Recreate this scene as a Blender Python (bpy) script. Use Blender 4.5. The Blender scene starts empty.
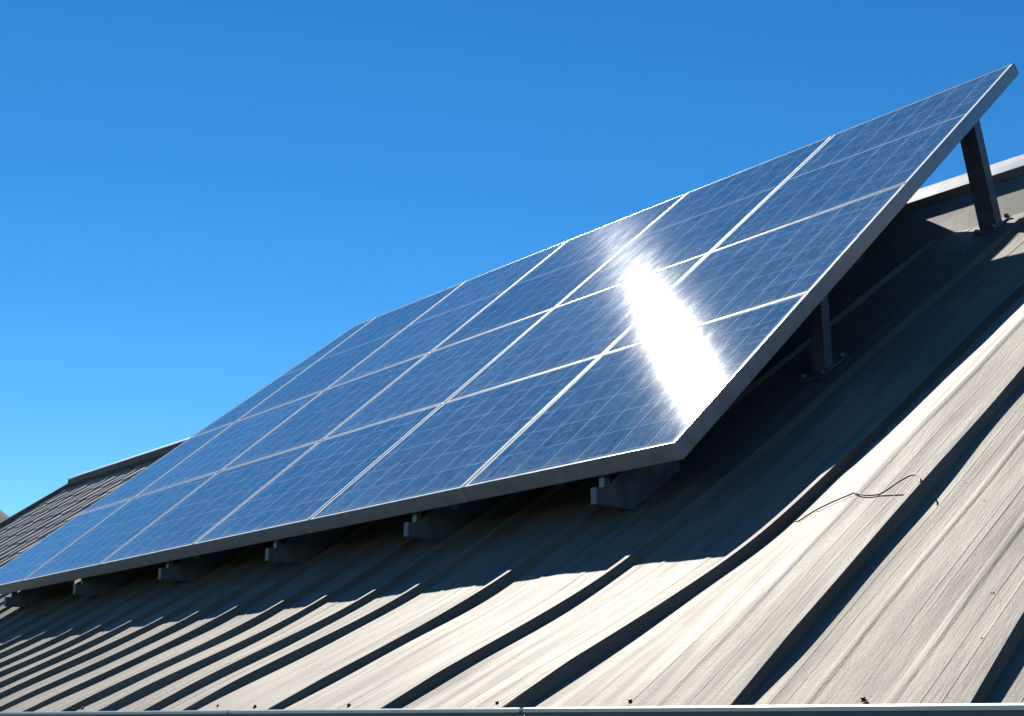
import bpy, bmesh, math, random
import numpy as np
from mathutils import Vector, Matrix

random.seed(7)
rng = np.random.default_rng(7)
R = math.radians
S = bpy.context.scene
COL = S.collection

# ------------------------------------------------------------------ camera
F_PX, PITCH, AZ = 1280.0, R(15.916), R(41.654)
cd = bpy.data.cameras.new('camera')
cam = bpy.data.objects.new('camera', cd)
COL.objects.link(cam)
cd.sensor_fit = 'HORIZONTAL'
cd.sensor_width = 36.0
cd.lens = F_PX / 1024.0 * 36.0
cd.clip_start = 0.05
cd.clip_end = 20000
head = Vector((-math.cos(AZ), math.sin(AZ), 0))
fwd = head * math.cos(PITCH) + Vector((0, 0, 1)) * math.sin(PITCH)
cam.rotation_euler = fwd.to_track_quat('-Z', 'Y').to_euler()
S.camera = cam

# ------------------------------------------------------------------ sun, sky, exposure
SUN = Vector((-0.6225, 0.364, 0.692)).normalized()
EL = math.asin(SUN.z)
sd = bpy.data.lights.new('sun', 'SUN')
sd.energy = 5.0
sd.angle = R(0.53)
sd.color = (1.0, 0.945, 0.86)
sun = bpy.data.objects.new('sun', sd)
COL.objects.link(sun)
sun.rotation_euler = SUN.to_track_quat('Z', 'Y').to_euler()

W = bpy.data.worlds.new('World')
S.world = W
W.use_nodes = True
wn = W.node_tree
wn.nodes.clear()
wo = wn.nodes.new('ShaderNodeOutputWorld')
bg = wn.nodes.new('ShaderNodeBackground')
sk = wn.nodes.new('ShaderNodeTexSky')
sk.sky_type = 'NISHITA'
sk.sun_disc = False
sk.sun_elevation = EL
sk.sun_rotation = math.atan2(SUN.x, SUN.y)
sk.altitude = 600
sk.air_density = 1.0
sk.dust_density = 0.0
sk.ozone_density = 3.0
hs = wn.nodes.new('ShaderNodeHueSaturation')
hs.inputs['Saturation'].default_value = 1.30
hs.inputs['Hue'].default_value = 0.491
wn.links.new(sk.outputs[0], hs.inputs['Color'])
gm = wn.nodes.new('ShaderNodeGamma')
gm.inputs['Gamma'].default_value = 1.24
wn.links.new(hs.outputs[0], gm.inputs[0])
wn.links.new(gm.outputs[0], bg.inputs[0])
wn.links.new(bg.outputs[0], wo.inputs[0])
bg.inputs[1].default_value = 0.059

S.view_settings.view_transform = 'Standard'
S.view_settings.look = 'None'
S.view_settings.gamma = 1.0
S.view_settings.use_curve_mapping = False
S.view_settings.exposure = 0.43
S.cycles.max_bounces = 6

# ------------------------------------------------------------------ helpers
def link(o, parent=None):
    COL.objects.link(o)
    if parent is not None:
        o.parent = parent
    return o

def tag(o, label=None, cat=None, group=None, kind=None):
    for k, v in (('label', label), ('category', cat), ('group', group), ('kind', kind)):
        if v:
            o[k] = v
    return o

def empty(name, loc=(0, 0, 0), rot=(0, 0, 0)):
    o = bpy.data.objects.new(name, None)
    o.empty_display_size = 0.1
    link(o)
    o.location = loc
    o.rotation_euler = rot
    return o

def mesh_obj(name, bm, mat, parent=None, smooth=False):
    me = bpy.data.meshes.new(name)
    bmesh.ops.recalc_face_normals(bm, faces=bm.faces)
    bm.to_mesh(me)
    bm.free()
    for p in me.polygons:
        p.use_smooth = smooth
    me.materials.append(mat)
    return link(bpy.data.objects.new(name, me), parent)

def py_obj(name, verts, faces, mat, parent=None, smooth=False):
    me = bpy.data.meshes.new(name)
    me.from_pydata(verts, [], faces)
    me.update()
    for p in me.polygons:
        p.use_smooth = smooth
    me.materials.append(mat)
    return link(bpy.data.objects.new(name, me), parent)

def prism(bm, quad, z0, z1, bev=0.0):
    """closed prism: a polygon (x, y) swept from z0 to z1"""
    a = [bm.verts.new((x, y, z0)) for x, y in quad]
    b = [bm.verts.new((x, y, z1)) for x, y in quad]
    n = len(quad)
    fs = [bm.faces.new(a[::-1]), bm.faces.new(b)]
    for i in range(n):
        fs.append(bm.faces.new((a[i], a[(i + 1) % n], b[(i + 1) % n], b[i])))
    if bev:
        es = {e for f in fs for e in f.edges}
        bmesh.ops.bevel(bm, geom=list(es), offset=bev, segments=1, affect='EDGES')

def box(bm, x0, x1, y0, y1, z0, z1, bev=0.0):
    prism(bm, [(x0, y0), (x1, y0), (x1, y1), (x0, y1)], z0, z1, bev)

def side_prism(bm, poly, x0, x1, bev=0.0):
    """closed prism: a polygon (y, z) swept along x"""
    a = [bm.verts.new((x0, y, z)) for y, z in poly]
    b = [bm.verts.new((x1, y, z)) for y, z in poly]
    n = len(poly)
    fs = [bm.faces.new(a[::-1]), bm.faces.new(b)]
    for i in range(n):
        fs.append(bm.faces.new((a[i], a[(i + 1) % n], b[(i + 1) % n], b[i])))
    if bev:
        es = {e for f in fs for e in f.edges}
        bmesh.ops.bevel(bm, geom=list(es), offset=bev, segments=1, affect='EDGES')

# ------------------------------------------------------------------ materials
class NT:
    def __init__(s, name):
        s.m = bpy.data.materials.new(name)
        s.m.use_nodes = True
        s.t = s.m.node_tree
        s.b = s.t.nodes['Principled BSDF']
    def n(s, typ, **kw):
        nd = s.t.nodes.new(typ)
        for k, v in kw.items():
            setattr(nd, k, v)
        return nd
    def l(s, a, b):
        s.t.links.new(a, b)
    def val(s, sock, v):
        if hasattr(v, 'is_output'):
            s.l(v, sock)
        else:
            sock.default_value = v
    def math(s, op, a, b=0.0, c=0.0, clamp=False):
        nd = s.n('ShaderNodeMath', operation=op, use_clamp=clamp)
        for i, v in enumerate((a, b, c)):
            s.val(nd.inputs[i], v)
        return nd.outputs[0]
    def mix(s, fac, a, b, blend='MIX'):
        nd = s.n('ShaderNodeMix', data_type='RGBA', blend_type=blend)
        s.val(nd.inputs[0], fac)
        for i, v in ((6, a), (7, b)):
            if not hasattr(v, 'is_output'):
                v = tuple(v) + (1,) if len(v) == 3 else v
            s.val(nd.inputs[i], v)
        return nd.outputs[2]
    def coord(s, scale=(1, 1, 1), out='Object'):
        tc = s.n('ShaderNodeTexCoord')
        mp = s.n('ShaderNodeMapping')
        mp.inputs['Scale'].default_value = scale
        s.l(tc.outputs[out], mp.inputs[0])
        return mp.outputs[0]
    def noise(s, vec, scale, detail=4, rough=0.55, dist=0.0):
        nd = s.n('ShaderNodeTexNoise')
        s.l(vec, nd.inputs['Vector'])
        nd.inputs['Scale'].default_value = scale
        nd.inputs['Detail'].default_value = detail
        nd.inputs['Roughness'].default_value = rough
        nd.inputs['Distortion'].default_value = dist
        return nd.outputs['Fac']
    def rng(s, v, a, b, c=0.0, d=1.0):
        nd = s.n('ShaderNodeMapRange')
        s.val(nd.inputs[0], v)
        for i, x in enumerate((a, b, c, d)):
            nd.inputs[i + 1].default_value = x
        return nd.outputs[0]
    def bump(s, h, strength, dist=0.01):
        nd = s.n('ShaderNodeBump')
        nd.inputs['Strength'].default_value = strength
        nd.inputs['Distance'].default_value = dist
        s.l(h, nd.inputs['Height'])
        s.l(nd.outputs[0], s.b.inputs['Normal'])

def simple(name, col, rough=0.5, metal=0.0, var=0.15, scale=12, bump=0.0):
    k = NT(name)
    v = k.coord()
    f = k.noise(v, scale)
    lo = tuple(c * (1 - var) for c in col)
    hi = tuple(min(1, c * (1 + var)) for c in col)
    k.l(k.mix(k.rng(f, .3, .7), lo, hi), k.b.inputs['Base Color'])
    k.l(k.rng(f, .3, .7, max(.05, rough - .08), min(1, rough + .08)), k.b.inputs['Roughness'])
    k.b.inputs['Metallic'].default_value = metal
    if bump:
        k.bump(k.noise(v, scale * 8), bump, .003)
    return k.m

def roof_material(name='weathered_metal_sheet'):
    k = NT(name)
    v = k.coord()
    vs = k.coord((9, 0.7, 0.7))        # streaks running down the slope
    big = k.noise(v, 1.6, 6, .6)
    streak = k.noise(vs, 2.2, 8, .62, .25)
    fine = k.noise(k.coord((60, 7, 7)), 2.0, 5, .7)
    grain = k.noise(v, 170, 2, .6)
    c = k.mix(k.rng(streak, .32, .68), (.190, .174, .150), (.278, .257, .228))
    c = k.mix(k.rng(big, .42, .68), c, (.195, .184, .167))
    c = k.mix(k.rng(fine, .60, .78, 0, .45), c, (.08, .07, .06))
    c = k.mix(k.rng(grain, .62, .80, 0, .35), c, (.085, .075, .062))
    # rain-washed grime: long thin runs, and a crazed, chalky paint film
    runs = k.noise(k.coord((34, .55, .55)), 1.0, 6, .6, .15)
    c = k.mix(k.rng(runs, .56, .74, 0, .40), c, (.10, .09, .075))
    cz = k.n('ShaderNodeTexVoronoi', feature='DISTANCE_TO_EDGE')
    czm = k.n('ShaderNodeMapping')
    czm.inputs['Scale'].default_value = (1, .22, .22)
    cza = k.n('ShaderNodeVectorMath', operation='ADD')
    nz = k.n('ShaderNodeTexNoise')
    k.l(v, nz.inputs['Vector']); nz.inputs['Scale'].default_value = 30
    k.l(v, cza.inputs[0]); 
    nzs = k.n('ShaderNodeVectorMath', operation='SCALE')
    k.l(nz.outputs['Color'], nzs.inputs[0]); nzs.inputs['Scale'].default_value = .05
    k.l(nzs.outputs[0], cza.inputs[1])
    k.l(cza.outputs[0], czm.inputs[0]); k.l(czm.outputs[0], cz.inputs['Vector'])
    cz.inputs['Scale'].default_value = 150
    crack = k.math('MULTIPLY', k.rng(cz.outputs['Distance'], .02, .09, 1, 0), k.rng(k.noise(v, 4.5, 4), .50, .70, 0, .18), clamp=True)
    c = k.mix(crack, c, (.07, .062, .052))
    # lichen and dirt spots
    vo = k.n('ShaderNodeTexVoronoi', feature='F1')
    k.l(v, vo.inputs['Vector'])
    vo.inputs['Scale'].default_value = 34
    vo.inputs['Randomness'].default_value = 1.0
    gate = k.math('GREATER_THAN', k.noise(v, 3.3, 2), .56)
    spot = k.math('MULTIPLY', k.rng(vo.outputs['Distance'], .05, .09, 1, 0), gate, clamp=True)
    c = k.mix(k.math('MULTIPLY', spot, .75), c, (.04, .034, .028))
    k.l(c, k.b.inputs['Base Color'])
    k.b.inputs['Metallic'].default_value = 0.74
    k.l(k.rng(streak, .3, .7, .66, .80), k.b.inputs['Roughness'])
    h = k.math('ADD', k.math('MULTIPLY', grain, .35), k.math('MULTIPLY', fine, .8))
    k.bump(k.math('SUBTRACT', h, k.math('MULTIPLY', crack, .8)), .4, .004)
    return k.m

def cell_material(name, mid_at=None):
    """solar cells under glass; object coordinates run 0..1 across and 0..L up the panel"""
    k = NT(name)
    tc = k.n('ShaderNodeTexCoord')
    sp = k.n('ShaderNodeSeparateXYZ')
    k.l(tc.outputs['Object'], sp.inputs[0])
    x, y = sp.outputs[0], sp.outputs[1]
    oi = k.n('ShaderNodeObjectInfo')
    def line(c, pitch, off, half):
        t = k.math('DIVIDE', k.math('SUBTRACT', c, off), pitch)
        d = k.math('ABSOLUTE', k.math('SUBTRACT', k.math('FRACT', t), .5))
        d = k.math('MULTIPLY', k.math('SUBTRACT', .5, d), pitch)      # distance to the nearest line
        return k.math('LESS_THAN', d, half)
    P = 0.158
    lx = line(x, P, .026, .0030)
    wob = k.math('MULTIPLY', k.math('SUBTRACT', k.noise(tc.outputs['Object'], 7, 3), .5), .022)
    ly = line(k.math('ADD', y, wob), P, .026, .0034)
    bus = line(x, P / 4, .026 + P / 8, .0009)
    fing = line(y, P / 10, .026, .0008)
    # every cell has a tint of its own
    cx_ = k.math('FLOOR', k.math('DIVIDE', k.math('SUBTRACT', x, .026), P))
    cy_ = k.math('FLOOR', k.math('DIVIDE', k.math('SUBTRACT', y, .026), P))
    cb = k.n('ShaderNodeCombineXYZ')
    k.l(cx_, cb.inputs[0]); k.l(cy_, cb.inputs[1]); k.l(oi.outputs['Random'], cb.inputs[2])
    wn_ = k.n('ShaderNodeTexWhiteNoise', noise_dimensions='3D')
    k.l(cb.outputs[0], wn_.inputs['Vector'])
    vo = k.n('ShaderNodeTexVoronoi', feature='F1')
    k.l(tc.outputs['Object'], vo.inputs['Vector'])
    vo.inputs['Scale'].default_value = 75
    cr = k.n('ShaderNodeSeparateColor')
    k.l(vo.outputs['Color'], cr.inputs[0])
    c = k.mix(wn_.outputs['Value'], (.020, .098, .195), (.034, .140, .260))
    c = k.mix(k.math('MULTIPLY', cr.outputs[0], .6), c, (.05, .16, .35))
    c = k.mix(k.math('MULTIPLY', fing, .25), c, (.25, .32, .42))
    c = k.mix(k.math('MULTIPLY', bus, .55), c, (.45, .50, .56))
    # broken silvery crinkle of the crystal grains along the fingers
    cm = k.n('ShaderNodeMapping')
    cm.inputs['Scale'].default_value = (42, 9, 1)
    cm.inputs['Rotation'].default_value = (0, 0, .12)
    k.l(tc.outputs['Object'], cm.inputs[0])
    cr1 = k.noise(cm.outputs[0], 1.0, 5, .7, 1.2)
    cm2 = k.n('ShaderNodeMapping')
    cm2.inputs['Scale'].default_value = (7, 30, 1)
    k.l(tc.outputs['Object'], cm2.inputs[0])
    cr2 = k.noise(cm2.outputs[0], 1.0, 5, .7, 1.5)
    c = k.mix(k.rng(cr1, .52, .70, 0, .50), c, (.30, .42, .55))
    c = k.mix(k.rng(cr2, .53, .70, 0, .50), c, (.34, .45, .58))
    wear = k.rng(k.noise(tc.outputs['Object'], 14, 4, .7), .35, .65, .25, 1.0)
    c = k.mix(k.math('MULTIPLY', k.math('MULTIPLY', ly, .7), wear), c, (.55, .62, .70))
    c = k.mix(k.math('MULTIPLY', k.math('MULTIPLY', lx, .95), wear), c, (.66, .72, .78))
    if mid_at:
        m = k.math('LESS_THAN', k.math('ABSOLUTE', k.math('SUBTRACT', y, mid_at)), .007)
        c = k.mix(k.math('MULTIPLY', m, .9), c, (.72, .76, .80))
    # thin film of dust, smeared down the glass by the rain
    ofs = k.n('ShaderNodeVectorMath', operation='ADD')
    k.l(tc.outputs['Object'], ofs.inputs[0])
    oc = k.n('ShaderNodeCombineXYZ')
    k.l(k.math('MULTIPLY', oi.outputs['Random'], 40), oc.inputs[0])
    k.l(oc.outputs[0], ofs.inputs[1])
    mp = k.n('ShaderNodeMapping')
    mp.inputs['Scale'].default_value = (7, 1.6, 1)
    k.l(ofs.outputs[0], mp.inputs[0])
    smear = k.noise(mp.outputs[0], 2.5, 7, .68, .6)
    speck = k.noise(ofs.outputs[0], 120, 3, .7)
    dust = k.math('MULTIPLY', k.rng(smear, .40, .75), k.rng(speck, .45, .70, .25, 1))
    c = k.mix(k.math('MULTIPLY', dust, .36), c, (.46, .48, .48))
    # grime caught along the lower frame, and each module a shade of its own
    low = k.math('MULTIPLY', k.rng(y, .02, .11, 1, 0), k.rng(smear, .35, .65, .2, 1), clamp=True)
    c = k.mix(k.math('MULTIPLY', low, .30), c, (.36, .35, .32))
    hv = k.n('ShaderNodeHueSaturation')
    k.l(c, hv.inputs['Color'])
    k.l(k.rng(oi.outputs['Random'], 0, 1, .88, 1.14), hv.inputs['Value'])
    k.l(k.rng(k.math('FRACT', k.math('MULTIPLY', oi.outputs['Random'], 7.3)), 0, 1, .88, 1.0), hv.inputs['Saturation'])
    c = hv.outputs[0]
    k.l(c, k.b.inputs['Base Color'])
    k.l(k.rng(dust, 0, 1, .26, .36), k.b.inputs['Roughness'])
    k.b.inputs['Specular IOR Level'].default_value = 0.0
    k.b.inputs['IOR'].default_value = 1.5
    k.bump(cr1, .05, .004)
    k.b.inputs['Coat Weight'].default_value = 1.0
    k.b.inputs['Coat IOR'].default_value = 1.45
    k.l(k.rng(dust, 0, 1, .046, .078), k.b.inputs['Coat Roughness'])
    return k.m

M_roof = roof_material()
M_seam = M_roof
M_cell = cell_material('solar_cells')
M_cell_top = cell_material('solar_cells_split', .775)
M_frame = simple('anodised_aluminium', (.40, .405, .41), .36, .6, .10, 18)
M_border = simple('white_panel_border', (.84, .84, .82), .85, 0, .04, 20)
M_back = simple('dark_backsheet', (.05, .05, .052), .7, 0, .05)
M_steel = simple('dark_painted_steel', (.13, .15, .175), .5, .3, .25, 16, .1)
M_clip = simple('clip_steel', (.20, .20, .20), .4, .6, .1, 40)
M_gutter = simple('painted_gutter', (.075, .098, .125), .42, .1, .12, 5)
M_gutter_lip = simple('gutter_edge', (.60, .60, .58), .4, .3, .08, 9)
M_cap = simple('ridge_cap_paint', (.62, .62, .60), .45, .1, .08, 5)
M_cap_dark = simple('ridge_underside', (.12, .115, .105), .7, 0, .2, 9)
M_flash = simple('olive_flashing', (.20, .19, .155), .6, .1, .18, 7, .1)
M_wall = simple('rendered_wall', (.42, .39, .34), .85, 0, .08, 4, .2)
M_tile = None
M_rubber = simple('black_cable_rubber', (.03, .028, .026), .55, 0, .2, 60)
M_screw = simple('rusty_screw', (.05, .035, .028), .6, .3, .3, 90)
M_grit = simple('dark_grit', (.045, .038, .03), .9, 0, .3, 80)

# ------------------------------------------------------------------ roof shape
def softplus(x):
    return np.log1p(np.exp(np.clip(x, -60, 60)))

def z_kicked(Y):      # eave kick: flatter near the gutter, steeper above
    return .038 + .465 * (Y - 1.955) + .2 * .12 * (softplus((Y - 2.85) / .12) - softplus((1.955 - 2.85) / .12))

def z_straight(Y):
    return .036 + .675 * (Y - 1.955)

SEAM_H = .023
def crest(X, Y):
    w = np.clip((X + 2.19) / .3875, 0, 1)
    return z_kicked(Y) * (1 - w) + z_straight(Y) * w

def pan(X, Y):
    return crest(X, Y) - SEAM_H

Q = 0.94              # the houses were laid out slightly large; their empties carry this scale
def pan_w(X, Y):      # pan height at a world point
    return Q * pan(X / Q, Y / Q)

EAVE_Y, RIDGE_Y = 1.925, 6.34
X_LEFT, X_RIGHT = -9.95, 3.2

# ------------------------------------------------------------------ ground and far hill
def ground():
    k = NT('grassy_ground')
    v = k.coord()
    k.l(k.mix(k.rng(k.noise(v, .05, 6), .35, .65), (.06, .075, .03), (.12, .11, .07)), k.b.inputs['Base Color'])
    k.b.inputs['Roughness'].default_value = .95
    s = 9000
    o = py_obj('ground', [(-s, -s, -3.2), (s, -s, -3.2), (s, s, -3.2), (-s, s, -3.2)], [(0, 1, 2, 3)], k.m)
    tag(o, kind='structure')
    k = NT('wooded_hill')
    v = k.coord()
    k.l(k.mix(k.rng(k.noise(v, .02, 8), .35, .65), (.02, .04, .04), (.04, .07, .065)), k.b.inputs['Base Color'])
    k.b.inputs['Roughness'].default_value = .95
    nx, ny = 60, 16
    vs, fs = [], []
    c = Vector((-2860, 1030, -4))
    ax = Vector((0.34, 0.94, 0)).normalized()
    ay = Vector((-0.94, 0.34, 0)).normalized()
    for j in range(ny + 1):
        for i in range(nx + 1):
            a, b = i / nx * 2 - 1, j / ny * 2 - 1
            h = 718 * max(0, 1 - abs(a) ** 2.2) * max(0, 1 - b * b)
            h *= 1 + .06 * math.sin(9 * a + 1) + .03 * math.sin(23 * a + b * 5)
            p = c + ax * (a * 1500 - 1000) + ay * (b * 700)
            vs.append((p.x, p.y, -4 + h))
    for j in range(ny):
        for i in range(nx):
            q = j * (nx + 1) + i
            fs.append((q, q + 1, q + nx + 2, q + nx + 1))
    tag(py_obj('hill', vs, fs, k.m, smooth=True), kind='structure')
ground()

# ------------------------------------------------------------------ the metal-roofed house
HB = Vector((-3.4, 4.1, -3.2))
house = empty('house', HB * Q)
house.scale = (Q, Q, Q)
tag(house, 'house with weathered beige standing seam metal roof carrying the solar array', 'house')
def in_house(o):
    o.parent = house
    o.matrix_parent_inverse = Matrix.Translation(HB).inverted()
    return o

SEAMS = [-9.62, -9.26, -8.90, -8.52, -8.17, -7.81, -7.44, -7.10, -6.74, -6.40, -6.05, -5.72, -5.38,
         -5.04, -4.664, -4.347, -4.016, -3.744, -3.245, -2.70, -2.215, -1.59, -1.104, -.60, -.08, .44, .97, 1.5, 2.05, 2.6]

def build_roof():
    # cross profile of one pan: two small stiffening creases, edges flush with the seams
    xs, dz = [], []
    edges = [X_LEFT] + SEAMS + [X_RIGHT]
    for a, b in zip(edges[:-1], edges[1:]):
        w = b - a
        cut = [(0, 0), (.10, 0), (.15, 0), (.156, .0008), (.162, 0), (.22, 0), (.226, .0007), (.232, 0), (.26, 0), (.30, 0), (.312, .0022), (.330, .0022), (.35, 0), (.45, 0), (.55, .0005),
               (.50, 0), (.506, .0008), (.512, 0), (.645, 0), (.662, .0020), (.682, .0020), (.70, 0), (.79, 0), (.796, .0008), (.802, 0), (.87, 0), (.876, .0007), (.882, 0), (.93, 0)]
        for t, h in cut:
            xs.append(a + t * w)
            dz.append(h)
    xs.append(X_RIGHT); dz.append(0)
    xs, dz = np.array(xs), np.array(dz)
    ys = np.concatenate([np.linspace(EAVE_Y, 3.4, 60), np.linspace(3.45, RIDGE_Y, 50)])
    XX, YY = np.meshgrid(xs, ys)
    ph = np.sin(XX * 7.3) * 1.7
    ZZ = pan(XX, YY) + dz[None, :] + .0022 * np.sin(YY * 5.1 + ph * 2) + .0016 * np.sin(YY * 11 + XX * 4)
    nx, ny = len(xs), len(ys)
    top = np.stack([XX, YY, ZZ], -1).reshape(-1, 3)
    bot = top - np.array([0, 0, .03])
    V = [tuple(p) for p in np.concatenate([top, bot])]
    N = nx * ny
    Fc = []
    for j in range(ny - 1):
        for i in range(nx - 1):
            q = j * nx + i
            Fc.append((q, q + 1, q + nx + 1, q + nx))
            Fc.append((N + q, N + q + nx, N + q + nx + 1, N + q + 1))
    for i in range(nx - 1):
        Fc.append((i, N + i, N + i + 1, i + 1))
        q = (ny - 1) * nx + i
        Fc.append((q, q + 1, N + q + 1, N + q))
    for j in range(ny - 1):
        q = j * nx
        Fc.append((q, q + nx, N + q + nx, N + q))
        q = j * nx + nx - 1
        Fc.append((q, N + q, N + q + nx, q + nx))
    return py_obj('roof', V, Fc, M_roof)
roof = in_house(build_roof())

def child_of_roof(o):
    o.parent = roof
    return o

def build_seam(xc, idx):
    SEAM_H = {-2.215: .039, -1.59: .032, -1.104: .034}.get(xc, .027 if xc > -3.5 else .027)
    prof = [(-.017, -.004), (-.013, SEAM_H * .6), (-.012, SEAM_H - .003), (-.009, SEAM_H), (.009, SEAM_H), (.012, SEAM_H - .003),
            (.012, SEAM_H * .6), (.014, .001), (.016, -.004)]
    ys = np.linspace(EAVE_Y + .006, RIDGE_Y - .03, 110)
    a, b, c = rng.uniform(0, 6.28, 3)
    amp = .0035 if xc > -4.5 else .0025
    V, Fc = [], []
    m = len(prof)
    for y in ys:
        wob = amp * (math.sin(y * 3.1 + a) + .6 * math.sin(y * 7.7 + b))
        lift = .0025 * math.sin(y * 5.3 + c)
        base = float(pan(xc, y))
        for dx, h in prof:
            k = max(0, h / SEAM_H)
            V.append((xc + dx + wob * k, y, base + h * (1 - .32 * max(0, 1 - (y - EAVE_Y) / .22)) + lift * k))
    n = len(ys)
    for j in range(n - 1):
        for i in range(m):
            q, r = j * m + i, j * m + (i + 1) % m
            Fc.append((q, r, r + m, q + m))
    Fc.append(tuple(range(m))[::-1])
    Fc.append(tuple((n - 1) * m + i for i in range(m)))
    return child_of_roof(py_obj('seam', V, Fc, M_seam))
for i, x in enumerate(SEAMS):
    build_seam(x, i)

# small screws in the pans just above the gutter
def screw_bm():
    bm = bmesh.new()
    bmesh.ops.create_cone(bm, cap_ends=True, segments=14, radius1=.0105, radius2=.0105, depth=.003, matrix=Matrix.Translation((0, 0, .0015)))
    bmesh.ops.create_cone(bm, cap_ends=True, segments=6, radius1=.0068, radius2=.006, depth=.008, matrix=Matrix.Translation((0, 0, .007)))
    return bm
first = None
for x, y in [(-4.609, 2.027), (-3.627, 2.024), (-3.403, 2.02), (-2.917, 2.016), (-2.316, 2.014), (-1.879, 1.998), (-1.316, 1.99)]:
    if first is None:
        o = first = mesh_obj('screw', screw_bm(), M_screw)
    else:
        o = first.copy(); COL.objects.link(o)
    child_of_roof(o)
    o.location = (x, y, float(pan(x, y)) + .001)
    o.rotation_euler = (R(25), 0, random.random())
    o.scale = (.62, .62, .62)

# gutter: an open box section hung on the eave, in three lengths
def gz(x):
    return .0393 + (x + 4.956) * (-.00275)
def gutter(x0, x1):
    prof = [(1.86, 0), (1.866, 0), (1.866, -.112), (1.948, -.112), (1.948, -.06), (1.954, -.06), (1.954, -.118), (1.86, -.118)]
    V = [(x, y, z + gz(x) - .004) for x in (x0, x1) for y, z in prof]
    m = len(prof)
    Fc = [(i, (i + 1) % m, m + (i + 1) % m, m + i) for i in range(m)]
    Fc += [tuple(range(m))[::-1], tuple(range(m, 2 * m))]
    g = in_house(py_obj('gutter', V, Fc, M_gutter))
    bm = bmesh.new()
    lp = [(1.853, -.006), (1.853, .001), (1.857, .004), (1.868, .004), (1.871, .001), (1.868, -.0035), (1.858, -.0035)]
    a = [bm.verts.new((x0 + .002, y, z + gz(x0) - .004)) for y, z in lp]
    b = [bm.verts.new((x1 - .002, y, z + gz(x1) - .004)) for y, z in lp]
    bm.faces.new(a[::-1]); bm.faces.new(b)
    for i in range(len(lp)):
        j = (i + 1) % len(lp)
        bm.faces.new((a[i], a[j], b[j], b[i]))
    e = mesh_obj('gutter_edge', bm, M_gutter_lip)
    e.parent = g
for x0, x1 in ((-9.9, -6.6), (-6.592, -3.270), (-3.262, -2.060), (-2.052, 3.15)):
    gutter(x0, x1)

def ridge():
    # sloping ridge cap with a lip, its dark underside, and the flashing below it
    x0, x1 = X_LEFT - .02, 3.2
    bm = bmesh.new()
    side_prism(bm, [(6.165, 2.838), (6.345, 2.985), (6.60, 2.965), (6.78, 2.83), (6.77, 2.815), (6.60, 2.945), (6.345, 2.965), (6.175, 2.826)], x0, x1)
    cap = in_house(mesh_obj('ridge_cap', bm, M_cap))
    bm = bmesh.new()
    side_prism(bm, [(6.171, 2.828), (6.167, 2.832), (6.165, 2.79), (6.175, 2.786), (6.182, 2.824)], x0, x1)
    lip = mesh_obj('cap_lip', bm, M_flash); lip.parent = cap
    bm = bmesh.new()
    side_prism(bm, [(6.225, 2.845), (6.33, 2.945), (6.50, 2.945), (6.50, 2.50), (6.33, 2.50), (6.33, 2.78)], X_LEFT, x1)
    in_house(mesh_obj('ridge_board', bm, M_cap_dark))
    bm = bmesh.new()
    side_prism(bm, [(5.90, 2.44), (5.93, 2.44), (6.20, 2.79), (6.17, 2.79)], X_LEFT, x1)
    in_house(mesh_obj('ridge_flashing', bm, M_flash))
    # rear slope and walls
    bm = bmesh.new()
    side_prism(bm, [(6.52, 2.80), (11.0, 0.02), (11.0, -.02), (6.52, 2.74)], X_LEFT, x1)
    in_house(mesh_obj('rear_roof', bm, M_roof))
    bm = bmesh.new()
    side_prism(bm, [(2.25, -3.2), (10.7, -3.2), (10.7, 0.1), (6.5, 2.66), (6.2, 2.3), (3.0, .30), (2.25, -.06)], -9.85, -9.7)
    in_house(mesh_obj('wall', bm, M_wall)); bm = bmesh.new()
    side_prism(bm, [(2.25, -3.2), (10.7, -3.2), (10.7, 0.1), (6.5, 2.66), (6.2, 2.3), (3.0, .30), (2.25, -.06)], 2.8, 2.95)
    in_house(mesh_obj('wall', bm, M_wall)); bm = bmesh.new()
    box(bm, -9.7, 2.8, 2.25, 2.4, -3.2, -.07)
    in_house(mesh_obj('wall', bm, M_wall)); bm = bmesh.new()
    box(bm, -9.7, 2.8, 10.55, 10.7, -3.2, .1)
    in_house(mesh_obj('wall', bm, M_wall))
    bm = bmesh.new()
    box(bm, X_LEFT, X_RIGHT, 1.962, 1.985, -.20, -.075)
    in_house(mesh_obj('fascia_board', bm, M_flash)); bm = bmesh.new()
    box(bm, X_LEFT, X_RIGHT, 1.985, 2.25, -.20, -.185)
    in_house(mesh_obj('soffit', bm, M_flash))
ridge()

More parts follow.
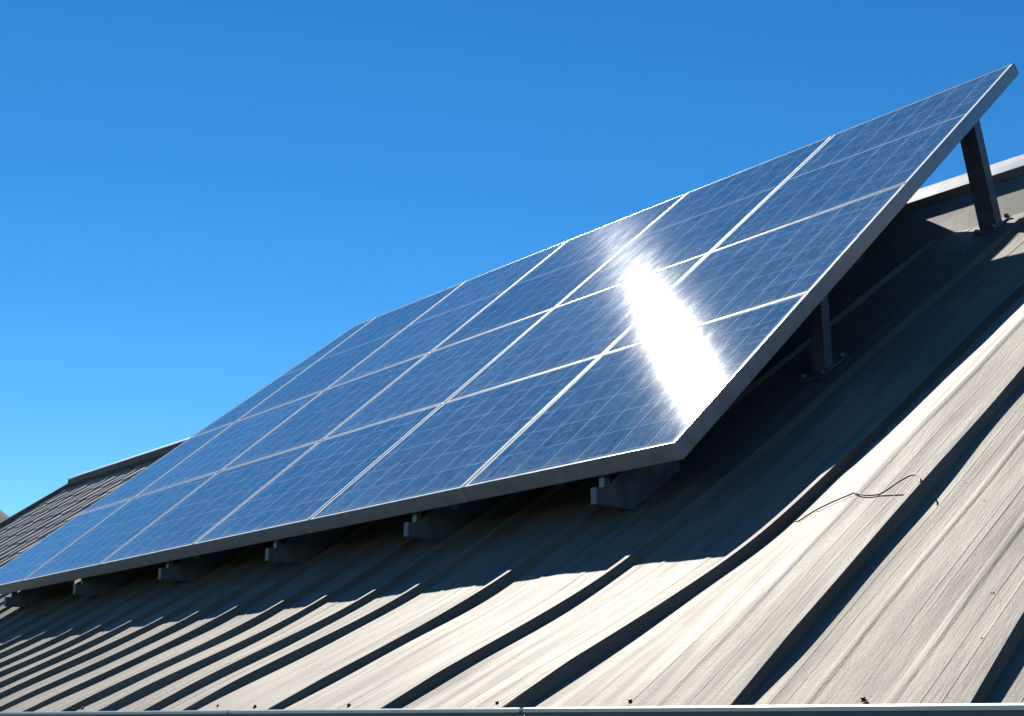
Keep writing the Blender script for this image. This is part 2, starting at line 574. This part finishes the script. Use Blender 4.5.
# ------------------------------------------------------------------ tiled neighbour roof at the far left
def tiled_house():
    k = NT('brown_roof_tiles')
    v = k.coord()
    sp = k.n('ShaderNodeSeparateXYZ')
    k.l(v, sp.inputs[0])
    f = k.noise(v, 5, 5, .6)
    c = k.mix(k.rng(f, .3, .7), (.20, .18, .165), (.38, .35, .32))
    c = k.mix(k.rng(k.noise(v, 40, 3), .5, .75, 0, .6), c, (.36, .33, .30))
    k.l(c, k.b.inputs['Base Color'])
    k.b.inputs['Roughness'].default_value = .75
    TB = Vector((-12.5, 6.3, -3.2))
    root = empty('tiled_house', TB * Q)
    root.scale = (Q, Q, Q)
    tag(root, 'brown ribbed tile roof rising beyond the far left end of the solar array', 'house')
    x0, x1, y0, y1 = -15.1, -9.99, 2.2, 6.26
    sl = .735
    pitch = .25
    xs = np.arange(x0, x1 + .001, pitch / 16)
    course = .26
    V, Fc = [], []
    rows = []
    y = y0
    while y < y1:
        rows.append((y, 0.010)); rows.append((min(y + course - .004, y1), 0.0))
        y += course
    for yy, lift in rows:
        base = 2.765 + sl * (yy - 6.28)
        for x in xs:
            ph = ((x - x0) / pitch) % 1.0
            h = .034 * min(1, max(0, min(ph / .06, (.50 - ph) / .06)))
            V.append((x, yy, base + lift + h + .006 * math.sin(x * 9 + yy * 5)))
    m = len(xs)
    for j in range(len(rows) - 1):
        for i in range(m - 1):
            q = j * m + i
            Fc.append((q, q + 1, q + m + 1, q + m))
    def sub(o):
        o.parent = root
        o.matrix_parent_inverse = Matrix.Translation(TB).inverted()
        return o
    sub(py_obj('roof', V, Fc, k.m))
    bm = bmesh.new()
    side_prism(bm, [(2.3, -.30), (6.3, 2.60), (10.2, -.2), (10.2, -3.2), (2.3, -3.2)], -15.0, -10.05)
    sub(mesh_obj('wall', bm, M_wall))
    bm = bmesh.new()
    side_prism(bm, [(2.15, -.17), (6.28, 2.865), (6.28, 2.60), (2.15, -.40)], -15.16, -15.1)
    sub(mesh_obj('verge_board', bm, M_cap_dark))
    bm = bmesh.new()
    side_prism(bm, [(6.185, 2.845), (6.19, 2.860), (6.32, 2.935), (6.42, 2.915), (6.42, 2.90), (6.32, 2.91)], x0, x1)
    rc = sub(mesh_obj('ridge_cap', bm, M_cap))
    bm = bmesh.new()
    side_prism(bm, [(6.195, 2.79), (6.195, 2.846), (6.32, 2.907), (6.40, 2.89), (6.40, 2.76), (6.26, 2.74)], x0, x1)
    u = mesh_obj('cap_underside', bm, M_cap_dark); u.parent = rc
    bm = bmesh.new()
    side_prism(bm, [(6.40, 2.75), (10.5, -.2), (10.5, -.26), (6.40, 2.69)], x0, x1)
    sub(mesh_obj('rear_roof', bm, k.m))
tiled_house()

# ------------------------------------------------------------------ the solar array
TILT = R(41)
C0 = Vector((-2.5182, 2.8937, 0.8168))
EU = Vector((0, math.cos(TILT), math.sin(TILT)))
EN = Vector((0, -math.sin(TILT), math.cos(TILT)))
TH = .060
COLX = [.008, -1.003, -2.003, -2.985, -3.99, -5.02]
def row_v(r, x):          # the row joints run very slightly downhill towards the far end
    return (0.0 + .006 * x, 1.0 + .034 * x, 1.965 + .046 * x, 3.385 + .030 * x)[r]

def far_edge(v):
    return -5.95 + (v / 3.22) * (5.95 - 5.31)

COLN = ['nearest column at right', 'second column from the right', 'third column from the right',
        'fourth column from the right', 'fifth column from the right', 'narrowing column at far left']
ROWN = ['bottom row', 'middle row', 'long top row']

def ring(bm, outer, inner, z0, z1):
    n = 4
    vo0 = [bm.verts.new((x, y, z0)) for x, y in outer]; vo1 = [bm.verts.new((x, y, z1)) for x, y in outer]
    vi0 = [bm.verts.new((x, y, z0)) for x, y in inner]; vi1 = [bm.verts.new((x, y, z1)) for x, y in inner]
    for i in range(n):
        j = (i + 1) % n
        bm.faces.new((vo0[i], vo0[j], vo1[j], vo1[i]))
        bm.faces.new((vi0[j], vi0[i], vi1[i], vi1[j]))
        bm.faces.new((vo1[i], vo1[j], vi1[j], vi1[i]))
        bm.faces.new((vo0[j], vo0[i], vi0[i], vi0[j]))

def inset(q, dx, dy):
    (ax, ay), (bx, by), (cx, cy), (dx_, dy_) = q
    return [(ax + dx, ay + dy), (bx - dx, by + dy), (cx - dx, cy - dy), (dx_ + dx, dy_ - dy)]

def panel_parts(quad, cellmat, root):
    """quad: lower left, lower right, upper right, upper left in the panel's own plane"""
    q = inset(quad, .002, .0012)
    qi = inset(q, .004, .004)
    qc = inset(qi, .015, .009)
    bm = bmesh.new()
    ring(bm, q, qi, -TH, 0)
    es = [e for e in bm.edges if all(abs(v.co.z) < 1e-6 for v in e.verts)]
    bmesh.ops.bevel(bm, geom=es, offset=.0012, segments=1, affect='EDGES')
    mesh_obj('frame', bm, M_frame, root)
    qo = inset(qi, -.0008, -.0008)
    bm = bmesh.new()
    prism(bm, inset(qc, .0004, .0004), -.0085, -.0018)
    mesh_obj('cell_glass', bm, cellmat, root)
    bm = bmesh.new()
    ring(bm, qo, qc, -.0085, -.0014)
    mesh_obj('white_border', bm, M_border, root)
    bm = bmesh.new()
    prism(bm, qo, -.0135, -.0095)
    mesh_obj('backsheet', bm, M_back, root)
    xm, ym = (quad[0][0] + quad[1][0]) / 2, quad[3][1] - .2
    bm = bmesh.new()
    box(bm, xm - .06, xm + .06, ym - .05, ym + .05, -.036, -.014, .003)
    mesh_obj('junction_box', bm, M_rubber, root)

for r in range(3):
    for c in range(6):
        xr = COLX[c]
        def corner(k, x):
            return (x, row_v(k, x))
        if c < 5:
            xl0 = xl1 = COLX[c + 1]
        else:
            xl0, xl1 = far_edge(row_v(r, -5.9)), far_edge(row_v(r + 1, -5.5))
        quad = [corner(r, xl0), corner(r, xr), corner(r + 1, xr), corner(r + 1, xl1)]
        ox, oy = quad[1]
        root = empty('solar_panel', C0 + Vector((ox, 0, 0)) + EU * oy, (TILT, 0, 0))
        panel_parts([(x - ox, y - oy) for x, y in quad], M_cell_top if r == 2 else M_cell, root)
        root.rotation_euler = (TILT + rng.normal(0, .0005), rng.normal(0, .0006), 0)
        lab = f'blue solar panel in the {ROWN[r]}, {COLN[c]}'
        if r == 0 and c == 0:
            lab = 'blue solar panel with the blinding sun glare at the near bottom corner'
        tag(root, lab, 'solar panel', 'solar panels in the rooftop array')

# ------------------------------------------------------------------ steel frames under the panels
def support(i, src=None):
    x = -2.885
    if src is not None:
        root = src[0].copy(); COL.objects.link(root)
        kids = []
        for p in src[1]:
            q = p.copy(); COL.objects.link(q); q.parent = root
            for d in p.children:
                e = d.copy(); COL.objects.link(e); e.parent = q
    else:
        root = empty('support_frame', (x, 2.9, .43))
        base = Matrix.Translation((x, 2.9, .43)).inverted()
        kids = []
        def put(name, bm, mat, par=None):
            bmesh.ops.transform(bm, matrix=base, verts=bm.verts)
            o = mesh_obj(name, bm, mat, par if par else root)
            if par is None:
                kids.append(o)
            return o
        def und(Y, d=TH):      # underside of the panels at depth d
            p = C0 - EN * d
            return p.z + math.tan(TILT) * (Y - p.y)
        xf, x = x, -2.72
        # rafter along the underside
        bm = bmesh.new()
        side_prism(bm, [(3.02, und(3.02) - .003), (5.45, und(5.45) - .003), (5.45, und(5.45) - .075), (3.02, und(3.02) - .075)], x - .022, x + .022, .002)
        put('rafter', bm, M_steel)
        # horizontal foot running from the eave end back into the slope
        bm = bmesh.new()
        side_prism(bm, [(2.917, .677), (2.917, .733), (2.96, und(2.96) - .062), (3.30, und(3.30) - .085), (3.36, .74), (3.34, .677)], xf - .014, xf + .014, .002)
        ft = put('foot_beam', bm, M_steel)
        bm = bmesh.new()
        box(bm, xf - .012, xf + .012, 2.955, 2.985, .735, und(2.975) - .006, .002)
        put('clamp', bm, M_clip, ft)
        for Y, Yt, wid in ((4.0, 4.0, .060), (5.46, 5.33, .084)):
            zb = float(pan_w(x, Y)) - .01
            zt = und(Yt) - .05
            bm = bmesh.new()
            # open channel: web and two flanges
            w, d, t = wid / 2, wid * .42, .006
            prism(bm, [(x - w, Y - d), (x + w, Y - d), (x + w, Y + d), (x + w - t, Y + d), (x + w - t, Y - d + t),
                       (x - w + t, Y - d + t), (x - w + t, Y + d), (x - w, Y + d)], zb, zt)
            for v in bm.verts:
                v.co.y += (v.co.z - zb) / (zt - zb) * (Yt - Y)
            po = put('post', bm, M_steel)
            bm = bmesh.new()
            sl = .66
            side_prism(bm, [(Y - .09, zb - .09 * sl + .016), (Y + .09, zb + .09 * sl + .016), (Y + .09, zb + .09 * sl + .024), (Y - .09, zb - .09 * sl + .024)], x - .05, x + .055)
            put('base_plate', bm, M_steel, po)
            for dx, dy in ((-.04, -.07), (.045, -.07), (.045, .07), (-.04, .07)):
                bm = bmesh.new()
                mt = Matrix.Translation((x + dx, Y + dy, zb + dy * sl + .032))
                bmesh.ops.create_cone(bm, cap_ends=True, segments=6, radius1=.011, radius2=.011, depth=.014, matrix=mt)
                put('bolt', bm, M_steel, po)
    lab = ['dark steel support frame with posts under the near right column of panels',
           'dark steel support frame in shadow under the second column of panels',
           'dark steel support frame in shadow under the third column of panels',
           'dark steel support frame in shadow under the fourth column of panels',
           'dark steel support frame in shadow under the fifth column of panels',
           'dark steel support frame under the far left column of panels'][i]
    root.location = (-2.885 - i, 2.9, .43)
    tag(root, lab, 'support frame', 'support frames under the solar array')
    return root, kids
s0 = support(0)
for i in range(1, 6):
    support(i, s0)

# added sheet, hidden behind the array, that blocks sun from the upper roof
def shade_sheet():
    bm = bmesh.new()
    side_prism(bm, [(5.28, 2.80), (5.80, 3.12), (5.81, 3.115), (5.81, 2.62), (5.80, 2.62), (5.80, 3.108), (5.28, 2.79)], -7.75, -3.36)
    o = mesh_obj('added_shade_sheet', bm, M_steel)
    tag(o, 'dark sheet added behind the top edge of the solar array to shade the roof', 'wind deflector')
shade_sheet()

# ------------------------------------------------------------------ cable lying on the roof
def cable():
    pts = [(-1.98, 2.74), (-1.90, 2.715), (-1.82, 2.665), (-1.74, 2.613), (-1.653, 2.566), (-1.60, 2.562), (-1.555, 2.571), (-1.52, 2.564), (-1.495, 2.54), (-1.482, 2.52)]
    cu = bpy.data.curves.new('cable', 'CURVE')
    cu.dimensions = '3D'
    cu.bevel_depth = .0019
    cu.bevel_resolution = 3
    P = np.array(pts)
    fine = []
    for i in range(len(P) - 1):
        p0, p1, p2, p3 = P[max(0, i - 1)], P[i], P[i + 1], P[min(len(P) - 1, i + 2)]
        for t in np.linspace(0, 1, 10, endpoint=False):
            fine.append(.5 * (2 * p1 + (p2 - p0) * t + (2 * p0 - 5 * p1 + 4 * p2 - p3) * t * t + (3 * p1 - p0 - 3 * p2 + p3) * t ** 3))
    s = cu.splines.new('POLY')
    s.points.add(len(fine) - 1)
    for i, (x, y) in enumerate(fine):
        d = min(abs(x - q * Q) for q in SEAMS)
        lift = .004 + .033 * max(0, 1 - (d / .12) ** 2) ** 1.5
        s.points[i].co = (x, y, float(pan_w(x, y)) + lift, 1)
    cu.materials.append(M_rubber)
    tmp = bpy.data.objects.new('cable', cu)
    link(tmp)
    dg = bpy.context.evaluated_depsgraph_get()
    me = bpy.data.meshes.new_from_object(tmp.evaluated_get(dg))
    bpy.data.objects.remove(tmp)
    o = link(bpy.data.objects.new('cable', me))
    tag(o, 'thin dark cable lying loose across the sunlit roof sheet at right', 'cable')
cable()

# ------------------------------------------------------------------ grit and dead leaf bits
def debris():
    bm = bmesh.new()
    spots = []
    for _ in range(26):
        spots.append((random.uniform(-1.55, -.7), random.uniform(2.12, 3.0), random.uniform(.0015, .0035)))
    for _ in range(5):
        spots.append((random.gauss(-1.21, .03), random.gauss(2.22, .06), random.uniform(.002, .005)))
    for _ in range(40):
        spots.append((random.uniform(-4.2, -1.7), random.uniform(2.1, 2.7), random.uniform(.0012, .0026)))
    for cx, cy in ((-3.05, 3.32), (-3.0, 5.5), (-2.85, 4.38), (-3.68, 3.24)):
        for _ in range(16):
            spots.append((random.gauss(cx, .07), random.gauss(cy, .04), random.uniform(.004, .011)))
    for x, y, r in spots:
        x, y, r = x * Q, y * Q, r * .5
        m = Matrix.Translation((x, y, float(pan_w(x, y)) + r * .6)) @ Matrix.Rotation(random.random() * 6, 4, 'Z') @ Matrix.Diagonal((1, random.uniform(.5, 1.6), .7, 1))
        bmesh.ops.create_icosphere(bm, subdivisions=1, radius=r, matrix=m)
    o = mesh_obj('grit', bm, M_grit)
    tag(o, 'dark grit and leaf crumbs scattered over the metal roof', 'debris', kind='stuff')
debris()
